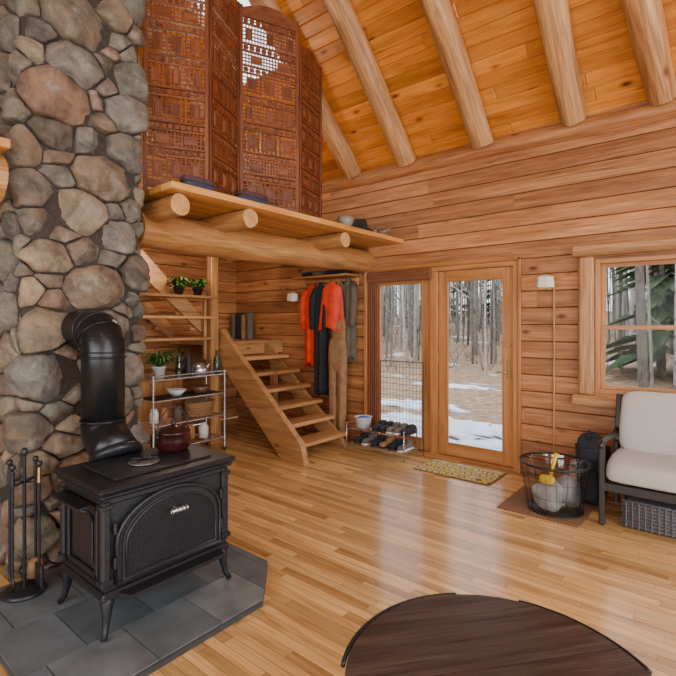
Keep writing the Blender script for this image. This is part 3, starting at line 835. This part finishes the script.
b.tube([(c[0], c[1]+.09, c[2]+.05), (c[0], c[1]+.13, c[2]+.09), (c[0], c[1]+.15, c[2]+.12)], [.018, .012, .009], STEEL); b.build()
for (x, y, m, h) in ((-4.85, 3.06, WGLASS, .30), (-4.72, 3.10, BLACK, .28), (-4.9, 3.14, DKRED, .26), (-4.7, 3.465, plain('green_bottle', (.02, .05, .02), .15), .27)):
    b = B('glass_bottle'); b.lathe((x, y, .91), [(0, 0), (.036, 0), (.038, .01), (.038, h*.6), (.014, h*.8), (.014, h), (0, h)], m, 16); b.build()
leafplant('potted_fern', (-4.80, 2.79, .91), 130, .25, .07, .12, pm=WHITE, w=.014, up=1.05)
b = B('serving_bowls')
b.lathe((-4.8, 3.0, .69), [(0, 0), (.05, 0), (.11, .07), (.105, .07), (.05, .01), (0, .01)], WHITE); b.lathe((-4.8, 3.3, .69), [(0, 0), (.07, 0), (.12, .08), (.115, .08), (.06, .01), (0, .01)], plain('brown_bowl', (.16, .07, .03), .4)); b.build()
b = B('storage_jars')
for i in range(3): b.lathe((-4.78-.05*(i % 2), 2.72+.14*i, .428), [(0, 0), (.045, 0), (.048, .10), (.035, .13), (.035, .15), (0, .15)], (WHITE, TERRA, GRYF)[i], 16)
for i in range(5): b.lathe((-4.78-.05*(i % 2), 2.74+.15*i, .168), [(0, 0), (.055, 0), (.058, .12), (.035, .15), (.035, .17), (0, .17)], (BLACK, WHITE, BRASS, TERRA, WHITE)[i], 16)
b.build()
b = B('storage_cabinet')
b.box((-5.9, 2.2, 0), (-5.45, 3.5, .85), STAIR, .01); b.box((-5.92, 2.17, .85), (-5.42, 3.53, .89), LOGM, .008)
for i in range(3): b.box((-5.45, 2.24+i*.42, .08), (-5.43, 2.62+i*.42, .80), LOGM, .006); b.sell((-5.42, 2.58+i*.42, .5), (.03, .03, .03), BRASS, 1)
b.build()

# ------------------------------------------------------------------ coats
b = B('coat_rack')
b.box((-4.55, WY-.04, 1.98), (-3.65, WY-.002, 2.07), STAIR, .006)
b.box((-4.58, WY-.26, 2.09), (-3.66, WY-.002, 2.115), DOORW, .004)
for i in range(6):
    x = -4.45+.15*i; b.tube([(x, WY-.04, 2.03), (x, WY-.10, 2.02), (x, WY-.13, 2.04)], .006, BLACK)
b.build()
b = B('knit_hats')
for i, m in enumerate((BLKF, GRYF, BLKF, BLKF)): b.sell((-4.40+.2*i, WY-.13, 2.148), (.2, .2, .06), m, .8, wr=.1)
b.build()
def garment(name, cx, cyy, zt, zb, w0, w1, d, mat, sleeves=True, folds=7, mat2=None):
    b = B(name); nv_, nu = 26, 40; vs = []; ph = R.random()*6
    for i in range(nv_+1):
        t = i/nv_; z = zt-(zt-zb)*t
        sh = min(1, (t/.09))**.5 if t < .09 else 1
        w = (w0*(.25+.75*sh))*(1-t)+w1*t if t > .09 else w0*(.25+.75*sh)
        dd = d*(.35+.65*min(1, t*5))
        for j in range(nu):
            th = 2*pi*j/nu; f = 1+(.05+.16*t)*math.sin(folds*th+ph+1.5*t)+.06*noise.noise(Vector((math.cos(th)*2, math.sin(th)*2, t*4+ph)))
            vs.append((cx+w*math.cos(th)*f, cyy+dd*math.sin(th)*f, z+(.03*math.sin(3*th+ph) if i == nv_ else 0)))
    fs = [(i*nu+j, i*nu+(j+1) % nu, (i+1)*nu+(j+1) % nu, (i+1)*nu+j) for i in range(nv_) for j in range(nu)]
    fs += [tuple(range(nu)), tuple(range(nv_*nu, nv_*nu+nu))]
    b.add(vs, fs, mat, smooth=True)
    if sleeves:
        for s_ in (-1, 1):
            p = [(cx+s_*w0*.75, cyy, zt-.05), (cx+s_*(w0+.015), cyy-.02, zt-.16), (cx+s_*(w0+.02), cyy-.04, zt-.36), (cx+s_*(w0+.005), cyy-.05, zt-.58)]
            b.tube(p, [.045, .052, .046, .038], mat, 14)
    b.lathe((cx, cyy, zt-.03), [(w0*.34, 0), (w0*.4, .03), (w0*.36, .06), (w0*.28, .05)], mat2 or mat, 20, sy=.6)
    return b.build()
garment('red_jacket', -4.36, 4.76, 2.0, .95, .11, .10, .06, REDF)
garment('black_coat', -4.15, 4.70, 2.0, .58, .10, .10, .055, BLKF)
garment('grey_coat', -3.77, 4.79, 2.04, 1.05, .10, .11, .05, GRYF)
garment('orange_jacket', -3.94, 4.67, 2.0, 1.42, .14, .19, .055, REDF, sleeves=False, folds=5)
b = B('tan_work_overalls'); cx, cyy = -3.83, 4.66
b.sell((cx, cyy+.02, 1.42), (.20, .07, .34), TANF, .5, wr=.1)
b.sell((cx, cyy, 1.10), (.26, .11, .44), TANF, .5, wr=.12)
for s_ in (-1, 1):
    nu, nr = 24, 16; vs = []
    for k in range(nr+1):
        t = k/nr; zz = 1.05-t*.90; w_ = .066-.006*t
        for j in range(nu):
            th = 2*pi*j/nu; f = 1+(.05+.10*t)*math.sin(5*th+s_+2*t)+.10*noise.noise(Vector((math.cos(th)*2, math.sin(th)*2+s_*5, t*6)))
            vs.append((cx+s_*(.066+.006*math.sin(t*5))+w_*1.0*f*math.cos(th), cyy+w_*.8*f*math.sin(th), zz))
    fs = [(i*nu+j, i*nu+(j+1) % nu, (i+1)*nu+(j+1) % nu, (i+1)*nu+j) for i in range(nr) for j in range(nu)]+[tuple(range(nr*nu, nr*nu+nu))]
    b.add(vs, fs, TANF, smooth=True)
    b.tube([(cx+s_*.08, cyy-.03, 1.55), (cx+s_*.06, cyy, 1.75), (cx+s_*.01, cyy+.06, 2.0)], .012, TANF, 8)
b.box((cx-.06, cyy-.03, 1.42), (cx+.06, cyy-.015, 1.52), TANF, .006)
b.build()

b = B('wire_shoe_rack'); x0, x1, y0, y1 = -3.50, -2.72, 4.42, 4.70
for x in (x0, x1):
    b.tube([(x, y0, 0.006), (x, y0, .33), (x, y1, .33), (x, y1, .006)], .007, STEEL)
for z in (.09, .27):
    for i in range(7): yy = y0+(y1-y0)*i/6; b.cyl((x0, yy, z), (x1, yy, z), .004, STEEL, seg=6)
b.build()
def shoe(b, x, y, z, rotz, mat, s=1):
    m = Matrix.Rotation(rotz, 3, 'Z')
    b.sell(Vector((x, y, z+.016)), (.09*s, .27*s, .03), WHITE if mat is GRYF else BLACK, .6, m)
    b.sell(Vector((x, y, z+.045))+m @ Vector((0, -.06, 0)), (.085*s, .15*s, .06), mat, .8, m)
    b.sell(Vector((x, y, z+.06))+m @ Vector((0, .06, 0)), (.08*s, .13*s, .09), mat, .7, m)
b = B('shoes')
for i, m in enumerate((BLKF, BLKF, GRYF, GRYF, BLKF)): shoe(b, -3.12+.095*i, 4.555, .275, 0, m)
for i, m in enumerate((BLKF, GRYF, BLKF, TANF, BLKF, GRYF)): shoe(b, -3.38+.12*i, 4.555, .095, 0, m)
b.build()
b = B('white_plastic_tub'); b.lathe((-3.36, 4.56, .275), [(0, 0), (.08, 0), (.10, .12), (.11, .125), (.095, .12), (.075, .01), (0, .01)], WHITE); b.lathe((-3.36, 4.56, .35), [(.0, 0), (.085, .0), (.09, .03), (.05, .05), (0, .05)], plain('blue_cloth', (.08, .15, .4), .8)); b.build()

def mat_circles():
    m, nt, p = newmat('patterned_doormat')
    g = attr(nt, 'gr')
    v = nt.nodes.new('ShaderNodeTexVoronoi'); v.inputs['Scale'].default_value = 7; v.inputs['Randomness'].default_value = .4
    nt.links.new(mapping(nt, g, (1, 1, .01)), v.inputs['Vector'])
    c = ramp(nt, v.outputs['Distance'], [(.0, (.55, .50, .34)), (.20, (.55, .50, .34)), (.23, (.05, .05, .04)), (.29, (.05, .05, .04)), (.32, (.58, .42, .07)), (.48, (.58, .42, .07)), (.52, (.12, .11, .07)), (.6, (.5, .46, .3))])
    nt.links.new(c, p.inputs['Base Color']); p.inputs['Roughness'].default_value = .95; return m
MATC = mat_circles()
b = B('doormat'); b.box((-2.52, 4.31, .001), (-1.74, 4.74, .014), MATC, .004); b.box((-2.535, 4.295, .0005), (-1.725, 4.755, .009), RUG, .003); b.build()
b = B('jute_rug'); b.box((-1.48, 3.84, .001), (-.86, 4.46, .012), RUG, .004)
for i in range(24): b.box((-1.475+.0255*i, 3.82, .001), (-1.475+.0255*i+.012, 3.845, .006), RUG)
b.build()

b = B('clear_storage_bucket'); c = Vector((-1.10, 4.08, .014)); rt, rb, H = .265, .205, .37
b.lathe(c, [(rb-.004, .004), (rt-.004, H)], TUBG, 40)
for i in range(20):
    a = 2*pi*i/20; b.cyl(c+Vector((rb*math.cos(a), rb*math.sin(a), 0.003)), c+Vector((rt*math.cos(a), rt*math.sin(a), H)), .0013, IRON, seg=4, cap=False)
for k in (0, 4, 8, 12):
    t = k/12; rr = rb+(rt-rb)*t; b.tube([c+Vector((rr*math.cos(q), rr*math.sin(q), .004+H*t)) for q in [2*pi*j/40 for j in range(40)]], .010 if k == 12 else (.006 if k == 0 else .0014), IRON, 6, closed=True)
b.lathe(c, [(0, .002), (rb, .002), (rb, .008), (0, .008)], IRON)
b.build()
b = B('paper_bag'); b.sell(c+Vector((-.03, -.03, .12)), (.24, .22, .20), plain('white_paper', (.38, .38, .37), .6, 0, .4, 10, .5), .7, wr=.4)
b.sell(c+Vector((.08, .05, .15)), (.18, .18, .24), plain('grey_plastic_bag', (.16, .17, .18), .3, 0, .3, 10, .5), .8, wr=.4); b.build()
b = B('yellow_hand_scoop')
b.tube([c+Vector((-.02, -.06, .25)), c+Vector((0, -.04, .36)), c+Vector((.02, -.03, .45))], [.014, .012, .018], YEL, 12)
b.sell(c+Vector((-.03, -.10, .25)), (.12, .05, .07), YEL, .7); b.build()

b = B('rubber_boots')
for x, y in ((-1.02, 4.66), (-.88, 4.68)):
    b.sell((x, y-.05, .05), (.10, .28, .10), BLACK, .7)
    b.lathe((x, y+.02, .04), [(.0, 0), (.052, .01), (.05, .10), (.06, .22), (.068, .36), (.072, .38), (.064, .38), (.055, .2), (0, .05)], BLACK, 20)
b.build()
b = B('black_backpack'); b.sell((-.91, 4.41, .29), (.19, .16, .58), BLKF, .32, wr=.12); b.sell((-.91, 4.32, .18), (.15, .07, .24), BLKF, .4, wr=.1)
b.sell((-.91, 4.32, .42), (.14, .05, .12), BLKF, .4, wr=.1)
b.tube([(-.91, 4.41, .57), (-.91, 4.37, .61), (-.91, 4.33, .55)], .01, BLKF); b.build()

def sconce(name, x, z, cord=True):
    b = B(name)
    b.lathe((x, WY-.16, z-.05), [(.055, 0), (.085, .005), (.075, .10), (.05, .11), (.03, .12), (0, .12)], SHADE, 6, smooth=False)
    b.tube([(x, WY-.16, z+.06), (x, WY-.12, z+.10), (x, WY-.04, z+.06), (x, WY-.01, z-.02)], .006, BRASS)
    b.cyl((x, WY-.014, z-.02), (x, WY-.001, z-.02), .04, BRASS)
    b.sell((x, WY-.16, z-.01), (.05, .05, .06), emis(name+'_bulb', (1, .8, .5), 4), 1)
    if cord: b.cyl((x+.04, WY-.012, .22), (x+.04, WY-.012, z-.05), .008, RAFT, seg=8); b.box((x, WY-.03, .16), (x+.08, WY-.002, .26), WALL, .005)
    b.build()
sconce('wall_sconce', -1.36, 1.88); sconce('wall_sconce', -4.68, 1.85, False)

# ------------------------------------------------------------------ armchair
b = B('armchair'); x0, x1, yf, yb = -.75, .01, 3.98, 4.66
FR = plain('ebony_frame', (.018, .014, .012), .4, 0, .2)
for x in (x0, x1):
    b.rbox((x, yf+.03, .30), (.020, .022, .30), None, FR, .008)
    b.rbox((x, yb-.06, .26), (.020, .024, .26), None, FR, .008)
    b.tube([(x, yf-.02, .585), (x, yf+.03, .615), (x, yf+.2, .61), (x, yf+.42, .59), (x, yb-.04, .61)], [.016, .021, .021, .020, .018], FR, 10)
    b.rbox((x, (yf+yb)/2, .30), (.016, (yb-yf)/2-.05, .03), None, FR, .005)
b.rbox(((x0+x1)/2, yf+.03, .29), ((x1-x0)/2, .018, .032), None, FR, .005); b.rbox(((x0+x1)/2, yb-.08, .29), ((x1-x0)/2, .018, .03), None, FR, .005)
for i in range(7): b.rbox((x0+.08+.1*i, (yf+yb)/2, .31), (.02, (yb-yf)/2-.06, .008), None, FR)
rt_ = Matrix.Rotation(-.24, 3, 'X')
for x in (x0, x1): b.rbox((x, yb-.01, .60), (.02, .018, .30), rt_, FR, .006)
b.rbox(((x0+x1)/2, yb+.06, .86), ((x1-x0)/2, .016, .03), rt_, FR, .006)
b.sell(((x0+x1)/2, yf+.33, .405), (x1-x0-.03, .68, .16), CREAM, .28, nu=48, nv=24, wr=.03)
b.sell(((x0+x1)/2+.01, yb-.075, .69), (x1-x0-.05, .15, .50), CREAM, .30, rt_, nu=48, nv=24, wr=.03)
b.build()
b = B('woven_storage_basket')
bx0, bx1, by0, by1 = -.62, -.14, 4.06, 4.45
b.box((bx0, by0, .005), (bx1, by1, .20), GWICK, .02)
for k in range(8):
    z = .02+.025*k; b.tube([(bx0-.003, by0-.003, z), (bx1+.003, by0-.003, z), (bx1+.003, by1+.003, z), (bx0-.003, by1+.003, z)], .010, GWICK, 6, closed=True)
for i in range(12):
    x = bx0+.02+(bx1-bx0-.04)*i/11; b.cyl((x, by0-.012, .01), (x, by0-.012, .20), .005, GWICK, seg=6)
b.build()

# ------------------------------------------------------------------ round coffee table
b = B('round_coffee_table'); c = Vector((-.52, 1.385, 0)); tr = .458; th = .45
nb = 7
for i in range(nb):
    u0, u1 = -tr+2*tr*i/nb+.0012, -tr+2*tr*(i+1)/nb-.0012
    pts = []; m = 14
    for k in range(m+1):
        u = u0+(u1-u0)*k/m; pts.append((u, math.sqrt(max(0, tr*tr-u*u))))
    for k in range(m, -1, -1):
        u = u0+(u1-u0)*k/m; pts.append((u, -math.sqrt(max(0, tr*tr-u*u))))
    an = -.69; ca_, sa_ = math.cos(an), math.sin(an)
    vs = [Vector((c.x+p[0]*ca_-p[1]*sa_, c.y+p[0]*sa_+p[1]*ca_, z)) for z in (th-.035, th) for p in pts]
    gr = [(p[1], p[0], z) for z in (0, .035) for p in pts]; n = len(pts)
    b.add(vs, [tuple(range(n))[::-1], tuple(range(n, 2*n))]+[(q, (q+1) % n, n+(q+1) % n, n+q) for q in range(n)], TABLE, gr)
for a0, a1 in ((.25, 1.25), (1.75, 3.1), (3.5, 4.6), (5.0, 6.1)):
    ps = [(c.x+(tr+.012)*math.cos(a0+(a1-a0)*k/20+.55), c.y+(tr+.012)*math.sin(a0+(a1-a0)*k/20+.55)) for k in range(21)]
    b.tube([(p[0], p[1], th-.008) for p in ps], .008, IRON, 8)
b.tube([(c.x+(tr-.01)*math.cos(2*pi*k/48), c.y+(tr-.01)*math.sin(2*pi*k/48), th-.05) for k in range(48)], .016, IRON, 8, closed=True)
for i in range(4):
    a = pi/4+i*pi/2; d = Vector((math.cos(a), math.sin(a), 0))
    b.tube([c+d*.36+Vector((0, 0, th-.04)), c+d*.30+Vector((0, 0, .25)), c+d*.36+Vector((0, 0, .012))], [.02, .018, .02], IRON, 10)
b.tube([c+Vector((.31*math.cos(2*pi*k/40), .31*math.sin(2*pi*k/40), .2)) for k in range(40)], .010, IRON, 8, closed=True)
b.build()

# ------------------------------------------------------------------ outside
def gz_(x, y):
    d = y-WY; return -.18+.10*noise.noise(Vector((x*.3, y*.3, 0)))*min(1, d/2)+max(0, d-10)*.055
b = B('yard_ground')
nx, ny = 60, 50; vs = []
for j in range(ny+1):
    for i in range(nx+1):
        x = -60+110*i/nx; y = WY+.2+70*(j/ny)**1.6; vs.append((x, y, gz_(x, y)))
fs = [(j*(nx+1)+i, j*(nx+1)+i+1, (j+1)*(nx+1)+i+1, (j+1)*(nx+1)+i) for j in range(ny) for i in range(nx)]
b.add(vs, fs, GROUND, gr=[tuple(v) for v in vs], smooth=True, goff=False); b.build()
b = B('snow_bank')
for (x, y, sx, sy, sz) in ((-3.6, 6.9, 3.0, 1.5, .22), (-4.9, 8.4, 2.0, .7, .16), (-2.2, 6.0, 1.8, 1.0, .18), (-5.5, 11.5, 2.0, .5, .12), (-.8, 9.5, 2.2, 1.0, .2)):
    b.sell((x, y, gz_(x, y)+.0), (sx, sy, sz), SNOW, 1, wr=.5, nu=48)
b.build()
RT = random.Random(5)
b = B('bare_forest_trees')
for i in range(1300):
    d = 9+50*RT.random()**.75; y = WY+d; x = -.85*y+RT.uniform(-1, 1)*(d*.8+3)+1.5
    if i % 5 == 0: x = RT.uniform(-.12, .25)*y
    r_ = RT.uniform(.025, .10)*(1 if d > 14 else .8); H = RT.uniform(8, 17)
    if RT.random() < .08: r_ = RT.uniform(.12, .18)
    lean = Vector((RT.uniform(-.5, .5), RT.uniform(-.5, .5), H))
    p0 = Vector((x, y, gz_(x, y)-.1)); b.cyl(p0, p0+lean, r_, BARK, r_*.35, 7, cap=False, r=RT.random())
    for k in range(5 if d < 30 else 3):
        t = RT.uniform(.08, .8); q = p0+lean*t; a = RT.random()*6.28; l = RT.uniform(.6, 2.2)
        b.tube([q, q+Vector((math.cos(a)*l*.5, math.sin(a)*l*.5, l*.35)), q+Vector((math.cos(a)*l, math.sin(a)*l, l*.9))], [r_*.3, r_*.2, .008], BARK, 4, r=RT.random())
for i in range(600):
    d = 9+30*RT.random(); y = WY+d; x = -.85*y+RT.uniform(-1, 1)*(d*.8+3)+1.5; q = Vector((x, y, gz_(x, y)-.05))
    for k in range(3): b.tube([q, q+Vector((RT.uniform(-.3, .3), RT.uniform(-.3, .3), .5)), q+Vector((RT.uniform(-.7, .7), RT.uniform(-.7, .7), RT.uniform(.9, 1.8)))], [.012, .009, .004], BARK, 3, r=RT.random()*.5)
b.build()
b = B('evergreen_trees')
for (x, y, H) in [(RT.uniform(-4, 5), RT.uniform(18, 32), RT.uniform(6, 11)) for _ in range(9)]+[(-1.6, 17, 9), (.5, 16, 8), (-30, 40, 12), (-22, 46, 12), (-34, 44, 12), (-26, 50, 11), (-12, 40, 12), (-17, 44, 13)]:
    gz = gz_(x, y)-.1
    b.cyl((x, y, gz), (x, y, gz+H), .10, BARK, .03, 7, cap=False)
    for k in range(200):
        t = RT.random()**.8; z = gz+.8+(H-.8)*t; l = (1-t)*1.9+.25; a = RT.random()*6.28; d = Vector((math.cos(a), math.sin(a), 0)); s_ = Vector((-d.y, d.x, 0)); c0 = Vector((x, y, z))
        vs = [c0, c0+d*l*.5+s_*l*.16+Vector((0, 0, -.1*l)), c0+d*l+Vector((0, 0, -.35*l)), c0+d*l*.5-s_*l*.16+Vector((0, 0, -.1*l))]
        b.add(vs, [(0, 1, 2, 3)], PINE)
b.build()

# ------------------------------------------------------------------ lights
w = bpy.data.worlds.new('World'); bpy.context.scene.world = w; w.use_nodes = True
bg = w.node_tree.nodes['Background']; bg.inputs[0].default_value = (.88, .94, 1, 1); bg.inputs[1].default_value = 2.9
def area(name, loc, rot, sx, sy, e, col=(1, 1, 1)):
    l = bpy.data.lights.new(name, 'AREA'); l.shape = 'RECTANGLE'; l.size = sx; l.size_y = sy; l.energy = e; l.color = col
    o = bpy.data.objects.new(name, l); o.location = loc; o.rotation_euler = rot; bpy.context.scene.collection.objects.link(o)
def point(name, loc, e, col=(1, .85, .65), r=.12):
    l = bpy.data.lights.new(name, 'POINT'); l.energy = e; l.color = col; l.shadow_soft_size = r
    o = bpy.data.objects.new(name, l); o.location = loc; bpy.context.scene.collection.objects.link(o)
area('fill_front_opening', (-.3, YR-.15, 1.6), (pi/2, 0, 0), 5.2, 1.8, 180, (1, .98, .96))  # added fill at the unseen opening behind the camera
area('fill_right_opening', (XR+.1, 1.2, 1.7), (pi/2, 0, pi/2), 5.2, 1.8, 210, (1, .98, .96))  # added fill at the unseen right wall opening
area('fill_upper_opening', (XR+.1, 1.2, 3.9), (pi/2, 0, pi/2), 2.2, 1.7, 80, (1, .98, .95))  # added fill from high on the right wall, out of view
point('room_fill', (-.6, 0.2, 3.4), 40, (1, .88, .72), .25)  # added interior fill, no fixture modelled
point('loft_fill', (-4.6, 3.0, 3.5), 42, (1, .85, .65), .15)  # added fill behind the carved screen, not a modelled lamp
point('under_loft_fill', (-4.5, 3.0, 2.25), 16, (1, .90, .76), .1)  # added fill to brighten the space below the deck

# ------------------------------------------------------------------ camera
cam = bpy.data.cameras.new('camera'); co = bpy.data.objects.new('camera', cam); bpy.context.scene.collection.objects.link(co)
co.location = (0, 0, 1.5); co.rotation_euler = (pi/2, 0, math.radians(39.4))
cam.sensor_width = 36; cam.lens = 480/676*36; cam.shift_y = -15/676; cam.clip_start = .05; cam.clip_end = 300
bpy.context.scene.camera = co
